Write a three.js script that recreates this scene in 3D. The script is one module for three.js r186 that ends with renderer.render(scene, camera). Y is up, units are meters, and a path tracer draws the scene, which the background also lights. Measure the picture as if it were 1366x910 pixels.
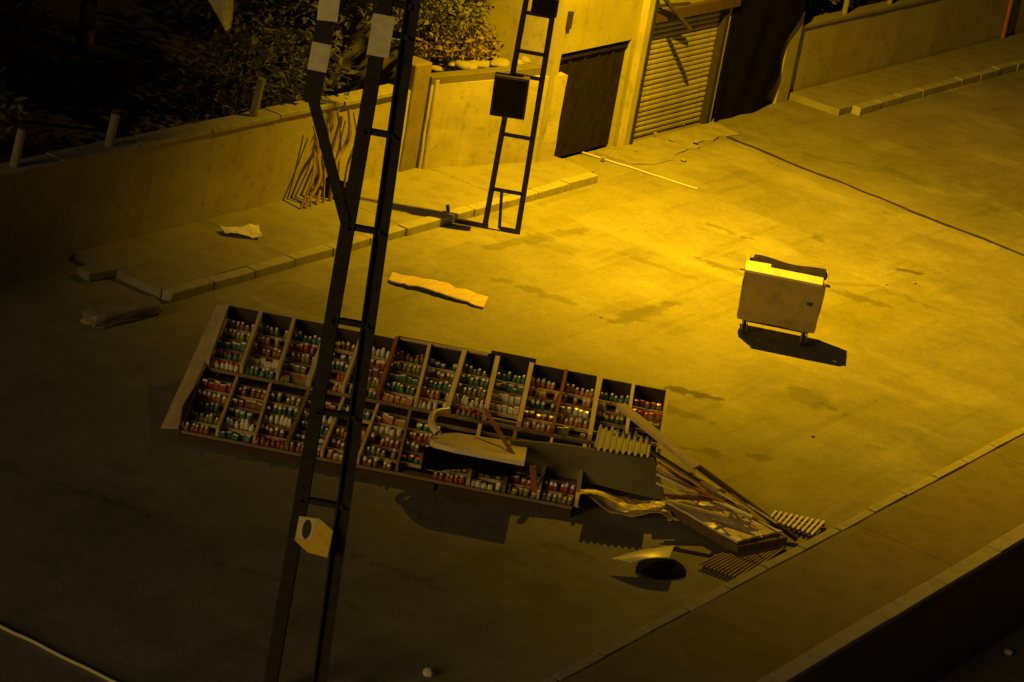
import * as THREE from 'three';
import { mergeGeometries } from 'three/addons/utils/BufferGeometryUtils.js';
import { RoundedBoxGeometry } from 'three/addons/geometries/RoundedBoxGeometry.js';

// ---------------------------------------------------------------- camera, sky, lights, exposure
const scene = new THREE.Scene();
const F = 3627, EYE = new THREE.Vector3(0, 14, 0), rad = Math.PI / 180;
const camera = new THREE.PerspectiveCamera(2 * Math.atan(455 / F) / rad, 1366 / 910, 0.5, 600);
camera.position.copy(EYE);
camera.rotation.order = 'YXZ';
camera.rotation.set(-20.686 * rad, 32.281 * rad, 10.016 * rad);
camera.updateMatrixWorld();

{ // night sky: one dim, even, slightly blue tone
  const w = 16, h = 8, d = new Float32Array(w * h * 4);
  for (let i = 0; i < w * h; i++) d.set([0.006, 0.0056, 0.006, 1], i * 4);
  const t = new THREE.DataTexture(d, w, h, THREE.RGBAFormat, THREE.FloatType);
  t.mapping = THREE.EquirectangularReflectionMapping; t.magFilter = THREE.LinearFilter; t.needsUpdate = true;
  scene.background = t; scene.environment = t;
}
const fillLight = new THREE.DirectionalLight(new THREE.Color().setRGB(1, 0.64, 0.16), 0.62);  // warm fill light added behind the camera, for the pole plates and rack
fillLight.position.set(-20 - 6, 0 + 15, -30 + 60); fillLight.target.position.set(-20, 0, -30);
fillLight.castShadow = true; fillLight.shadow.radius = 40; fillLight.shadow.mapSize.set(2048, 2048);
Object.assign(fillLight.shadow.camera, { left: -40, right: 40, top: 40, bottom: -40, near: 1, far: 160 });
scene.add(fillLight, fillLight.target);

const LAMP = new THREE.Vector3(-21.3, 8.3, -36.2);
const EXPOSURE = 1.05;

// ---------------------------------------------------------------- helpers
let seed = 7;
const rnd = () => { seed = (seed + 0x6d2b79f5) | 0; let t = Math.imul(seed ^ (seed >>> 15), 1 | seed); t = (t + Math.imul(t ^ (t >>> 7), 61 | t)) ^ t; return ((t ^ (t >>> 14)) >>> 0) / 4294967296; };
const rr = (a, b) => a + (b - a) * rnd();
const V = (x, y, z) => new THREE.Vector3(x, y, z);
const lin = (r, g, b) => new THREE.Color().setRGB(r, g, b);
// a pixel of the photograph met with a level at height h
function at(px, py, h = 0) {
  const d = V(px - 683, 455 - py, -F).applyQuaternion(camera.quaternion);
  return EYE.clone().addScaledVector(d, (h - EYE.y) / d.y);
}
// a pixel met with the upright plane x = X
function onX(px, py, X) {
  const d = V(px - 683, 455 - py, -F).applyQuaternion(camera.quaternion);
  return EYE.clone().addScaledVector(d, (X - EYE.x) / d.x);
}
const used = {};
function numbered(n) { used[n] = (used[n] ?? -1) + 1; return used[n] ? n + '_' + String(used[n]).padStart(3, '0') : n; }
function tag(o, label, category, group) { o.userData.label = label; o.userData.category = category; if (group) o.userData.group = group; return o; }
function thing(name, label, category, pos = V(0, 0, 0), turn = 0, group) {
  const g = new THREE.Group(); g.name = numbered(name); g.position.copy(pos); g.rotation.y = turn; scene.add(g);
  return tag(g, label, category, group);
}
// box-projected uv in metres
function uvm(g) {
  g = g.index ? g.toNonIndexed() : g;
  const p = g.attributes.position, n = p.count, uv = new Float32Array(n * 2), a = V(), b = V(), c = V(), e = V(), f = V();
  for (let i = 0; i < n; i += 3) {
    a.fromBufferAttribute(p, i); b.fromBufferAttribute(p, i + 1); c.fromBufferAttribute(p, i + 2);
    e.subVectors(b, a).cross(f.subVectors(c, a));
    const x = Math.abs(e.x), y = Math.abs(e.y), z = Math.abs(e.z);
    [a, b, c].forEach((v, k) => {
      const [s, t] = y >= x && y >= z ? [v.x, v.z] : x >= z ? [v.z, v.y] : [v.x, v.y];
      uv[(i + k) * 2] = s; uv[(i + k) * 2 + 1] = t;
    });
  }
  g.setAttribute('uv', new THREE.BufferAttribute(uv, 2));
  for (const k of Object.keys(g.attributes)) if (!['position', 'normal', 'uv'].includes(k)) g.deleteAttribute(k);
  return g;
}
const join = (list) => list.length === 1 ? uvm(list[0]) : mergeGeometries(list.map(uvm));
function mesh(name, geo, mat, parent) {
  const m = new THREE.Mesh(join(Array.isArray(geo) ? geo : [geo]), mat);
  m.name = name; m.castShadow = m.receiveShadow = true; parent.add(m); return m;
}
// part given in world coordinates, under a thing that is not turned
function part(name, geo, mat, parent) {
  const o = V(); let q = parent; while (q && q !== scene) { o.add(q.position); q = q.parent; }
  const m = mesh(name, geo, mat, parent); m.geometry.translate(-o.x, -o.y, -o.z); return m;
}
function solo(name, geo, mat, label, category, group) { // a thing that is one mesh, geometry in world coordinates, origin at its base
  const m = mesh(numbered(name), geo, mat, scene);
  m.geometry.computeBoundingBox(); const b = m.geometry.boundingBox, c = b.getCenter(V()); c.y = b.min.y;
  m.geometry.translate(-c.x, -c.y, -c.z); m.position.copy(c);
  return tag(m, label, category, group);
}
function struct(name, geo, mat) { const m = mesh(numbered(name), geo, mat, scene); m.userData.kind = 'structure'; return m; }
const box = (w, h, d, x = 0, y = 0, z = 0) => new THREE.BoxGeometry(w, h, d).translate(x, y, z);
const box2 = (x0, x1, y0, y1, z0, z1) => box(Math.abs(x1 - x0), Math.abs(y1 - y0), Math.abs(z1 - z0), (x0 + x1) / 2, (y0 + y1) / 2, (z0 + z1) / 2);
const rbox = (w, h, d, r, x = 0, y = 0, z = 0) => new RoundedBoxGeometry(w, h, d, 2, r).translate(x, y, z);
const cyl = (r0, r1, h, s = 10) => new THREE.CylinderGeometry(r0, r1, h, s);
const UP = V(0, 1, 0);
// bar of section w x t between two points; w lies level
function bar(a, b, w, t, up = UP, round = 0) {
  const L = a.distanceTo(b), z = b.clone().sub(a).normalize(), x = up.clone().cross(z).normalize(), y = z.clone().cross(x);
  const g = round ? new RoundedBoxGeometry(w, t, L, 1, Math.min(w, t) * round) : new THREE.BoxGeometry(w, t, L, 1, 1, 1);
  return g.applyMatrix4(new THREE.Matrix4().makeBasis(x, y, z)).translate((a.x + b.x) / 2, (a.y + b.y) / 2, (a.z + b.z) / 2);
}
function rod(a, b, r0, r1 = r0, s = 8) {
  const g = cyl(r1, r0, a.distanceTo(b), s), q = new THREE.Quaternion().setFromUnitVectors(UP, b.clone().sub(a).normalize());
  return g.applyQuaternion(q).translate((a.x + b.x) / 2, (a.y + b.y) / 2, (a.z + b.z) / 2);
}
const tube = (pts, r, n = 24, s = 6) => new THREE.TubeGeometry(new THREE.CatmullRomCurve3(pts), n, r, s);
// sheet over four corners (a b / d c), nu x nv cells, bent by f(u, v) along its normal, with thickness th
function sheet(a, b, c, d, nu, nv, th, f = () => 0, edge = (u, v) => [u, v]) {
  const nrm = b.clone().sub(a).cross(d.clone().sub(a)).normalize(); if (nrm.y < 0) nrm.negate();
  const pos = [], idx = [], n = (nu + 1) * (nv + 1);
  for (const s of [0, 1]) for (let j = 0; j <= nv; j++) for (let i = 0; i <= nu; i++) {
    const [u, v] = edge(i / nu, j / nv);
    const p = a.clone().lerp(b, u).lerp(d.clone().lerp(c, u), v).addScaledVector(nrm, f(u, v) - s * th);
    pos.push(p.x, p.y, p.z);
  }
  const q = (i, j, s) => s * n + j * (nu + 1) + i;
  for (const s of [0, 1]) for (let j = 0; j < nv; j++) for (let i = 0; i < nu; i++) {
    const A = q(i, j, s), B = q(i + 1, j, s), C = q(i + 1, j + 1, s), D = q(i, j + 1, s);
    s ? idx.push(A, C, B, A, D, C) : idx.push(A, B, C, A, C, D);
  }
  for (let i = 0; i < nu; i++) { idx.push(q(i, 0, 0), q(i, 0, 1), q(i + 1, 0, 1), q(i, 0, 0), q(i + 1, 0, 1), q(i + 1, 0, 0)); idx.push(q(i, nv, 0), q(i + 1, nv, 1), q(i, nv, 1), q(i, nv, 0), q(i + 1, nv, 0), q(i + 1, nv, 1)); }
  for (let j = 0; j < nv; j++) { idx.push(q(0, j, 0), q(0, j + 1, 1), q(0, j, 1), q(0, j, 0), q(0, j + 1, 0), q(0, j + 1, 1)); idx.push(q(nu, j, 0), q(nu, j, 1), q(nu, j + 1, 1), q(nu, j, 0), q(nu, j + 1, 1), q(nu, j + 1, 0)); }
  // order so that faces look outward
  const g = new THREE.BufferGeometry(); g.setAttribute('position', new THREE.Float32BufferAttribute(pos, 3));
  const P = (k) => V(pos[k * 3], pos[k * 3 + 1], pos[k * 3 + 2]);
  const t = P(idx[1]).sub(P(idx[0])).cross(P(idx[2]).sub(P(idx[0])));
  if (t.dot(nrm) < 0) for (let k = 0; k < idx.length; k += 3) [idx[k + 1], idx[k + 2]] = [idx[k + 2], idx[k + 1]];
  g.setIndex(idx); const h = g.toNonIndexed(); h.computeVertexNormals(); return h;
}
// noise
function hash(x, y, s) { let h = Math.imul(x, 374761393) ^ Math.imul(y, 668265263) ^ Math.imul(s, 2246822519); h = Math.imul(h ^ (h >>> 13), 1274126177); return ((h ^ (h >>> 16)) >>> 0) / 4294967296; }
function vnoise(x, y, s, per = 0) {
  const xi = Math.floor(x), yi = Math.floor(y), fx = x - xi, fy = y - yi, u = fx * fx * (3 - 2 * fx), v = fy * fy * (3 - 2 * fy);
  const m = (k) => per ? ((k % per) + per) % per : k;
  const a = hash(m(xi), m(yi), s), b = hash(m(xi + 1), m(yi), s), c = hash(m(xi), m(yi + 1), s), d = hash(m(xi + 1), m(yi + 1), s);
  return a + (b - a) * u + (c - a) * v + (a - b - c + d) * u * v;
}
function fbm(x, y, s, o = 4, per = 0) { let r = 0, a = 0.5, t = 0; for (let i = 0; i < o; i++) { r += a * vnoise(x, y, s + i, per); t += a; a *= 0.5; x *= 2; y *= 2; per *= 2; } return r / t; }
const sat = (v) => Math.max(0, Math.min(1, v)), sm = (a, b, v) => { v = sat((v - a) / (b - a)); return v * v * (3 - 2 * v); };
const toS = (v) => Math.round(255 * (v <= 0.0031308 ? 12.92 * v : 1.055 * Math.pow(sat(v), 1 / 2.4) - 0.055));
function tex(w, h, fn, colour = true) { // fn(u, v) gives linear rgb (or one value)
  const d = new Uint8Array(w * h * 4);
  for (let j = 0; j < h; j++) for (let i = 0; i < w; i++) {
    const r = fn(i / w, j / h), k = (j * w + i) * 4;
    if (typeof r === 'number') d.fill(colour ? toS(r) : Math.round(255 * sat(r)), k, k + 3);
    else for (let c = 0; c < 3; c++) d[k + c] = colour ? toS(r[c]) : Math.round(255 * sat(r[c]));
    d[k + 3] = 255;
  }
  const t = new THREE.DataTexture(d, w, h); t.wrapS = t.wrapT = THREE.RepeatWrapping; t.magFilter = THREE.LinearFilter; t.minFilter = THREE.LinearMipmapLinearFilter; t.generateMipmaps = true;
  if (colour) t.colorSpace = THREE.SRGBColorSpace; t.needsUpdate = true; return t;
}
const rep = (t, r) => { const c = t.clone(); c.repeat.set(r, r); c.needsUpdate = true; return c; };

// ---------------------------------------------------------------- materials
const mottle = tex(256, 256, (u, v) => { const a = fbm(u * 6, v * 6, 11, 5, 6), b = fbm(u * 24, v * 24, 31, 3, 24); const k = 0.62 + 0.5 * a + 0.18 * b; return [k * 0.96, k * 0.95, k * 0.92]; });
const grit = tex(256, 256, (u, v) => 0.5 * fbm(u * 64, v * 64, 5, 2, 64) + 0.5 * fbm(u * 10, v * 10, 8, 3, 10), false);
const stain = tex(512, 512, (u, v) => { // weathered render: streaks, patches, chips
  const p = fbm(u * 5, v * 5, 21, 5, 5), s = fbm(u * 40, v * 3, 22, 3, 0), chip = sm(0.66, 0.72, fbm(u * 22, v * 22, 27, 4, 22));
  const k = 0.72 + 0.36 * p - 0.07 * sm(0.5, 0.75, s) - 0.14 * chip; return [k, k * 0.97, k * 0.92];
});
const grain = tex(256, 256, (u, v) => { const g = fbm(u * 40, v * 3, 41, 3), k = 0.6 + 0.5 * g + 0.2 * (fbm(u * 5, v * 5, 43, 3, 5) - 0.5); return [k, k * 0.93, k * 0.82]; });
const rust = tex(256, 256, (u, v) => { const r = 0.6 * sm(0.5, 0.7, fbm(u * 12, v * 12, 51, 5, 12)), k = 0.75 + 0.4 * fbm(u * 20, v * 20, 53, 3, 20); return [k * (1 - 0.35 * r), k * (1 - 0.6 * r), k * (1 - 0.75 * r)]; });
const std = (c, rough, map, r = 1, bump = 0, extra = {}) => new THREE.MeshStandardMaterial({ color: c, roughness: rough, map: map ? rep(map, r) : null, bumpMap: bump ? rep(grit, r * 2) : null, bumpScale: bump, ...extra });
const matte = (c, map, k) => new THREE.MeshPhysicalMaterial({ color: c, roughness: 0.95, specularIntensity: 0.15, map: rep(map, k) });
const M = {
  concrete: std(lin(0.24, 0.23, 0.205), 0.9, mottle, 0.7, 0.006),
  coping: std(lin(0.42, 0.4, 0.35), 0.85, mottle, 1.1, 0.004),
  kerb: std(lin(0.33, 0.32, 0.29), 0.9, mottle, 1.3, 0.005),
  plaster: std(lin(0.4, 0.38, 0.32), 0.92, stain, 0.35, 0.004),
  plasterPale: std(lin(0.38, 0.365, 0.3), 0.92, stain, 0.4, 0.004),
  darkConcrete: std(lin(0.12, 0.11, 0.1), 0.92, mottle, 0.8, 0.005),
  added_visor: new THREE.MeshStandardMaterial({ color: lin(0.12, 0.12, 0.11), roughness: 0.7, side: THREE.DoubleSide }),
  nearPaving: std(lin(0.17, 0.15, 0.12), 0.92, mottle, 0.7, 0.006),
  slabCore: std(lin(0.17, 0.12, 0.075), 0.85, grain, 1.2),
  divider: std(lin(0.78, 0.68, 0.46), 0.6, grain, 1.4),
  dry: std(lin(0.36, 0.27, 0.15), 0.9, grain, 2),
  pier: std(lin(0.2, 0.17, 0.13), 0.92, stain, 0.9, 0.006),
  house: std(lin(0.35, 0.34, 0.27), 0.92, stain, 0.3, 0.004),
  soil: std(lin(0.035, 0.03, 0.024), 1, mottle, 0.3, 0.02),
  steel: std(lin(0.026, 0.022, 0.018), 0.75, rust, 1.5),
  galv: std(lin(0.36, 0.29, 0.12), 0.7, mottle, 1.4),
  galvEdge: std(lin(0.62, 0.61, 0.56), 0.5, mottle, 1.2),
  rubber: std(lin(0.02, 0.02, 0.02), 0.8),
  gate: matte(lin(0.02, 0.017, 0.013), rust, 0.8),
  shutter: std(lin(0.34, 0.33, 0.29), 0.6, stain, 0.5, 0, { metalness: 0.1 }),
  paleWood: std(lin(0.62, 0.53, 0.36), 0.55, grain, 1.4),
  wood: std(lin(0.3, 0.22, 0.13), 0.82, grain, 1.4),
  redWood: std(lin(0.34, 0.13, 0.07), 0.8, grain, 1.6),
  darkWood: std(lin(0.075, 0.05, 0.03), 0.85, grain, 1.2),
  cream: std(lin(0.84, 0.74, 0.48), 0.3, mottle, 1),
  darkSheet: std(lin(0.2, 0.17, 0.1), 0.8, mottle, 1.1),
  navy: std(lin(0.03, 0.028, 0.05), 0.8, mottle, 1.5),
  header: std(lin(0.045, 0.034, 0.026), 0.8, mottle, 1.5),
  paper: std(lin(0.74, 0.72, 0.66), 0.85, mottle, 2),
  plate: std(lin(0.82, 0.78, 0.62), 0.6, mottle, 3),
  yellow: std(lin(0.86, 0.62, 0.04), 0.5, mottle, 3),
  black: std(lin(0.012, 0.011, 0.011), 0.85),
  tar: std(lin(0.03, 0.026, 0.022), 0.8, mottle, 1),
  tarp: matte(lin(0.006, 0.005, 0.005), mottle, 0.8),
  shadowSheet: matte(lin(0.012, 0.011, 0.01), mottle, 1),
  bark: std(lin(0.1, 0.075, 0.05), 0.95, grain, 1.2),
  rope: std(lin(0.6, 0.55, 0.45), 0.85),
};
const leafMat = (r, g, b) => new THREE.MeshPhysicalMaterial({ color: lin(r, g, b), roughness: 0.75, transmission: 0.25, thickness: 0, side: THREE.DoubleSide });
M.leafLit = leafMat(0.11, 0.12, 0.04); M.leafDark = M.leafLit; M.leafDry = leafMat(0.22, 0.17, 0.07);

// ---------------------------------------------------------------- the setting: ground, road, pavements
struct('ground', box2(-260, -11.5, -0.6, -0.02, -300, 60), M.soil);
struct('yard', box2(-11.5, 120, -1.6, -1.02, -300, 60), std(lin(0.22, 0.19, 0.15), 0.95, mottle, 0.4, 0.01));

const RX0 = -24.6, RX1 = -13.4, RZ0 = -64, RZ1 = -14;   // the stretch of road that carries the mapped surface
const segd = (x, z, ax, az, bx, bz) => { const t = sat(((x - ax) * (bx - ax) + (z - az) * (bz - az)) / ((bx - ax) ** 2 + (bz - az) ** 2)); return [Math.hypot(x - ax - t * (bx - ax), z - az - t * (bz - az)), t]; };
const streaks = [];
for (let i = 0; i < 34; i++) { const x = rr(-22.5, -14), z = rr(-46, -22), a = rr(-0.35, 0.5), l = rr(0.3, 1.5); streaks.push([x, z, x + l * Math.cos(a), z - l * Math.sin(a), rr(0.02, 0.07), rr(0.08, 0.3)]); }
{ const s = (a, b, w, k) => { const p = at(...a), q = at(...b); streaks.push([p.x, p.z, q.x, q.z, w, k]); };
  s([898, 517], [966, 534], 0.08, 0.65); s([1200, 360], [1232, 364], 0.06, 0.5); s([1112, 378], [1170, 382], 0.07, 0.2); s([905, 597], [960, 606], 0.07, 0.35); s([1000, 608], [1030, 612], 0.05, 0.3); s([820, 430], [900, 405], 0.12, 0.3); s([650, 330], [800, 300], 0.1, 0.25); s([1060, 520], [1090, 540], 0.25, 0.3); }  // the first streak paints the cast shadow of a stick into the road
const roadMap = tex(640, 2048, (u, v) => {
  const x = RX0 + u * (RX1 - RX0), z = RZ0 + v * (RZ1 - RZ0);
  const big = fbm(x * 0.35, z * 0.35, 61, 4), mid = fbm(x * 1.7, z * 1.7, 63, 4), fine = fbm(x * 9, z * 9, 65, 3), worn = fbm(x * 0.22 + 9, z * 0.9, 67, 4);
  const lane = 0.5 + 0.5 * Math.sin((x + 0.3 * big) * 2.1); let k = 0.17 * (0.42 + 0.6 * big + 0.4 * mid + 0.28 * fine + 0.2 * worn + 0.07 * lane);
  const patch = (x0, x1, z0, z1, m) => { const e = 0.12 * (mid - 0.5); if (x > x0 + e && x < x1 + e && z > z0 + e && z < z1 + e) k *= m; };
  patch(-22.6, -17.8, -40.4, -36.9, 1.12); patch(-21.3, -19.4, -33.5, -30.9, 0.9); patch(-23.9, -16, -47.5, -43.6, 0.93); patch(-17.2, -13.4, -36.8, -33, 0.92);
  for (const [ax, az, bx, bz, w, s] of streaks) { if (Math.abs(x - ax) > 2.4 || Math.abs(z - az) > 2.4) continue; const [d0, t] = segd(x, z, ax, az, bx, bz), d = d0 + 0.22 * (fine - 0.5) + 0.3 * (mid - 0.5), ww = w * (0.35 + 1.1 * Math.sin(Math.PI * (0.1 + 0.8 * t))) * (0.6 + 0.8 * mid); if (d < ww * 1.5) k *= 1 - s * (1 - sm(ww * 0.6, ww * 1.5, d)); }
  const oil = sm(0.66, 0.74, fbm(x * 0.9 + 40, z * 0.9, 71, 4)); k *= 1 - 0.14 * oil;
  k *= 0.95 + 0.11 * fbm(x * 2.6 + 7, z * 0.3, 69, 4); k *= 1 - 0.12 * sm(0.64, 0.72, fbm(x * 4.5, z * 0.5 + 31, 77, 4)); k *= 0.9 + 0.2 * hash(Math.round(x * 57), Math.round(z * 41), 3);
  const dust = sm(0.6, 0.72, fbm(x * 0.6, z * 1.3 + 20, 73, 4)); k *= 1 + 0.18 * dust;
  return [k, k * 0.95, k * 0.84];
});
roadMap.wrapS = roadMap.wrapT = THREE.MirroredRepeatWrapping; roadMap.needsUpdate = true;
{
  const g = new THREE.PlaneGeometry(RX1 - RX0 + 2.4, 110, 60, 400).rotateX(-Math.PI / 2).translate((RX0 + RX1) / 2 - 1.2, 0, -45);
  const p = g.attributes.position, uv = g.attributes.uv;
  for (let i = 0; i < p.count; i++) {
    const x = p.getX(i), z = p.getZ(i);
    p.setY(i, 0.03 * (fbm(x * 0.5, z * 0.5, 81, 3) - 0.5) + 0.012 * (fbm(x * 2.2, z * 2.2, 83, 2) - 0.5));
    uv.setXY(i, (x - RX0) / (RX1 - RX0), (z - RZ0) / (RZ1 - RZ0));
  }
  g.computeVertexNormals();
  const bump = grit.clone(); bump.repeat.set(11 * 1.2, 50 * 1.2); bump.needsUpdate = true;
  const m = new THREE.Mesh(g, new THREE.MeshStandardMaterial({ map: roadMap, roughness: 0.82, bumpMap: bump, bumpScale: 0.006 }));
  m.name = 'road'; m.receiveShadow = m.castShadow = true; m.userData.kind = 'structure'; scene.add(m);
  // tarred seam across the road
  const a = at(955, 178), b = at(1366, 342), pts = [];
  for (let i = 0; i <= 40; i++) { const q = a.clone().lerp(b, i / 40); q.z += 0.12 * (fbm(i * 0.3, 2, 85, 3) - 0.5); pts.push(q); }
  const quads = [];
  for (let i = 0; i < 40; i++) { const w = 0.03 + 0.05 * hash(i, 1, 9); const s = box(pts[i].distanceTo(pts[i + 1]) * 1.02, 0.012, w); quads.push(s.rotateY(Math.atan2(-(pts[i + 1].z - pts[i].z), pts[i + 1].x - pts[i].x)).translate((pts[i].x + pts[i + 1].x) / 2, 0.016, (pts[i].z + pts[i + 1].z) / 2)); }
  mesh('tar_seam', quads, M.tar, m);
}
function kerbRow(parent, x, w, z0, z1, h) { // single kerb stones with open joints
  for (let z = z0; z > z1 + 0.2; z -= 0.92) {
    const L = Math.min(0.9, z - z1), s = mesh('kerb_stone', new RoundedBoxGeometry(w, h + 0.12, L, 2, 0.018), M.kerb, parent);
    s.position.set(x + rr(-0.012, 0.012), (h - 0.12) / 2 + rr(-0.008, 0.008), z - L / 2); s.rotation.set(rr(-0.006, 0.006), rr(-0.01, 0.01), rr(-0.02, 0.02));
  }
}
function slabs(parent, x0, x1, z0, z1, h, n, mat = M.concrete) { // cast concrete bays with uneven tops
  const L = (z0 - z1) / n;
  for (let i = 0; i < n; i++) {
    const g = new THREE.BoxGeometry(x1 - x0, h + 0.1, L - 0.012, 10, 1, 10).translate((x0 + x1) / 2, (h - 0.1) / 2, z0 - L * (i + 0.5)), p = g.attributes.position;
    for (let k = 0; k < p.count; k++) if (p.getY(k) > h - 0.01) p.setY(k, h + 0.03 * (fbm(p.getX(k) * 1.6, p.getZ(k) * 1.6, 91, 3) - 0.5) - 0.006);
    g.computeVertexNormals(); mesh('pavement_bay', g, mat, parent);
  }
}
const pavement = new THREE.Group(); pavement.name = 'pavement'; pavement.userData.kind = 'structure'; scene.add(pavement);
kerbRow(pavement, -23.58, 0.2, -28.0, -39.2, 0.14); slabs(pavement, -25.4, -23.69, -28.0, -39.2, 0.13, 4);
const pavementFar = new THREE.Group(); pavementFar.name = 'pavement_001'; pavementFar.userData.kind = 'structure'; scene.add(pavementFar);
kerbRow(pavementFar, -23.35, 0.2, -48.2, -72, 0.15); slabs(pavementFar, -24.62, -23.46, -47.7, -72, 0.14, 8);
const pavementNear = new THREE.Group(); pavementNear.name = 'pavement_002'; pavementNear.userData.kind = 'structure'; scene.add(pavementNear);
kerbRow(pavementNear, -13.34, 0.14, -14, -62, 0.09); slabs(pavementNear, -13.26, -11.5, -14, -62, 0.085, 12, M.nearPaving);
// broken concrete ramp before the gate and shutter
{ const g = sheet(V(-24.4, 0.07, -40.3), V(-23.5, 0.03, -40.6), V(-23.7, 0.03, -44.3), V(-24.4, 0.07, -44.4), 12, 20, 0.12, (u, v) => 0.05 * (fbm(u * 4, v * 9, 93, 3) - 0.5), (u, v) => [u * (0.55 + 0.75 * fbm(v * 6, 3, 95, 3)), v]);
  struct('ramp', g, M.concrete); }

// ---------------------------------------------------------------- walls and buildings
// low wall round the yard below the camera
{ const w = thing('parapet_wall', 'low parapet wall with pale worn coping beside the nearer pavement', 'wall', V(-11.36, 0, -36));
  part('wall', box2(-11.44, -11.28, -1.1, 0.44, -12, -62), std(lin(0.16, 0.15, 0.14), 0.95, stain, 0.4), w);
  for (let z = -12; z > -62; z -= 1.5) { const m = mesh('coping_stone', new RoundedBoxGeometry(0.22, 0.07, 1.488, 2, 0.012), M.coping, w); m.position.set(rr(-0.006, 0.006), 0.478 + rr(-0.004, 0.004), z - 0.75 + 36); } }

// long garden wall on the left
{ const w = thing('garden_wall', 'long stained low garden wall with cracked coping and fence posts', 'wall', V(-25.5, 0, -30));
  const g = new THREE.BoxGeometry(0.22, 1.6, 19.6, 1, 12, 120), p = g.attributes.position; g.translate(-25.52, 0.75, -26);
  for (let i = 0; i < p.count; i++) if (p.getX(i) > -25.5) p.setX(i, p.getX(i) + 0.05 * (fbm(p.getZ(i) * 1.2, p.getY(i) * 1.2, 101, 4) - 0.5));
  g.computeVertexNormals(); part('wall', g, M.plaster, w);
  for (let z = -16.3; z > -35.5; z -= 1.6) { const m = mesh('coping_stone', new RoundedBoxGeometry(0.36, 0.08, 1.58, 2, 0.015), M.kerb, w); m.position.set(-0.02 + rr(-0.02, 0.02), 1.59 + rr(-0.01, 0.01), z - 0.8 + 30); m.rotation.z = rr(-0.04, 0.04); }
  for (const [px, py, h] of [[338, 162, 0.62], [146, 192, 0.5], [20, 222, 0.55]]) { const q = onX(px, py, -25.5); part('fence_post', rod(V(-25.52, 1.62, q.z), V(-25.52 + 0.02, 1.62 + h, q.z - 0.06), 0.07, 0.06), M.concrete, w); }
  const c = (pts) => tube(pts, 0.007, 30, 5);
  const p1 = onX(338, 112, -25.5), p2 = onX(146, 155, -25.5), p3 = onX(480, 95, -25.5);
  part('fence_wire', [c([V(-25.5, 2.15, p2.z), V(-25.5, 2.62, (p1.z + p2.z) / 2 + 0.4), V(-25.5, 2.5, (p1.z + p2.z) / 2 - 0.6), V(-25.5, 2.2, p1.z)]), c([V(-25.5, 2.2, p1.z), V(-25.5, 2.3, p1.z - 0.8), V(-25.5, 2.12, p3.z)])], M.steel, w); }

// pier and tall yellow wall before the gate
{ const a = V(-25.52, 0, -36.25), b = V(-24.62, 0, -39.0);
  const w = thing('yard_wall', 'bright plastered yard wall with long beam along its top', 'wall', a.clone());
  const d = b.clone().sub(a), n = V(-d.z, 0, d.x).normalize().multiplyScalar(-1);
  part('wall', sheet(a.clone().setY(1.62), b.clone().setY(1.7), b.clone().setY(0), a.clone().setY(0), 24, 14, 0.22, (u, v) => 0.04 * (fbm(u * 5, v * 4, 103, 4) - 0.5)), M.plasterPale, w);
  part('beam', bar(V(-25.42, 1.68, -36.2), V(-24.72, 1.76, -38.7), 0.22, 0.16, UP, 0.15), M.darkConcrete, w);
  part('rubble_on_top', [...Array(22)].map(() => { const t = rnd(), q = a.clone().lerp(b, t); return new THREE.IcosahedronGeometry(rr(0.06, 0.16), 1).scale(1.3, 0.6, 1).rotateY(rr(0, 6)).translate(q.x - rr(0.15, 0.45), 1.74 + rr(0, 0.08), q.z); }), M.concrete, w).userData.kind = 'stuff'; }
{ const q = at(563, 233, 0.13);
  const w = thing('concrete_pier', 'thick rough concrete pier at the end of the yellow wall', 'pillar', V(q.x - 0.5, 0.1, q.z));
  const g = rbox(0.42, 1.9, 0.46, 0.04, 0, 0.95, 0); mesh('shaft', g, M.pier, w);
  mesh('drain_pipe', rod(V(0.3, 0, -0.3), V(0.28, 1.6, -0.3), 0.055), M.plasterPale, w); }

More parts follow.
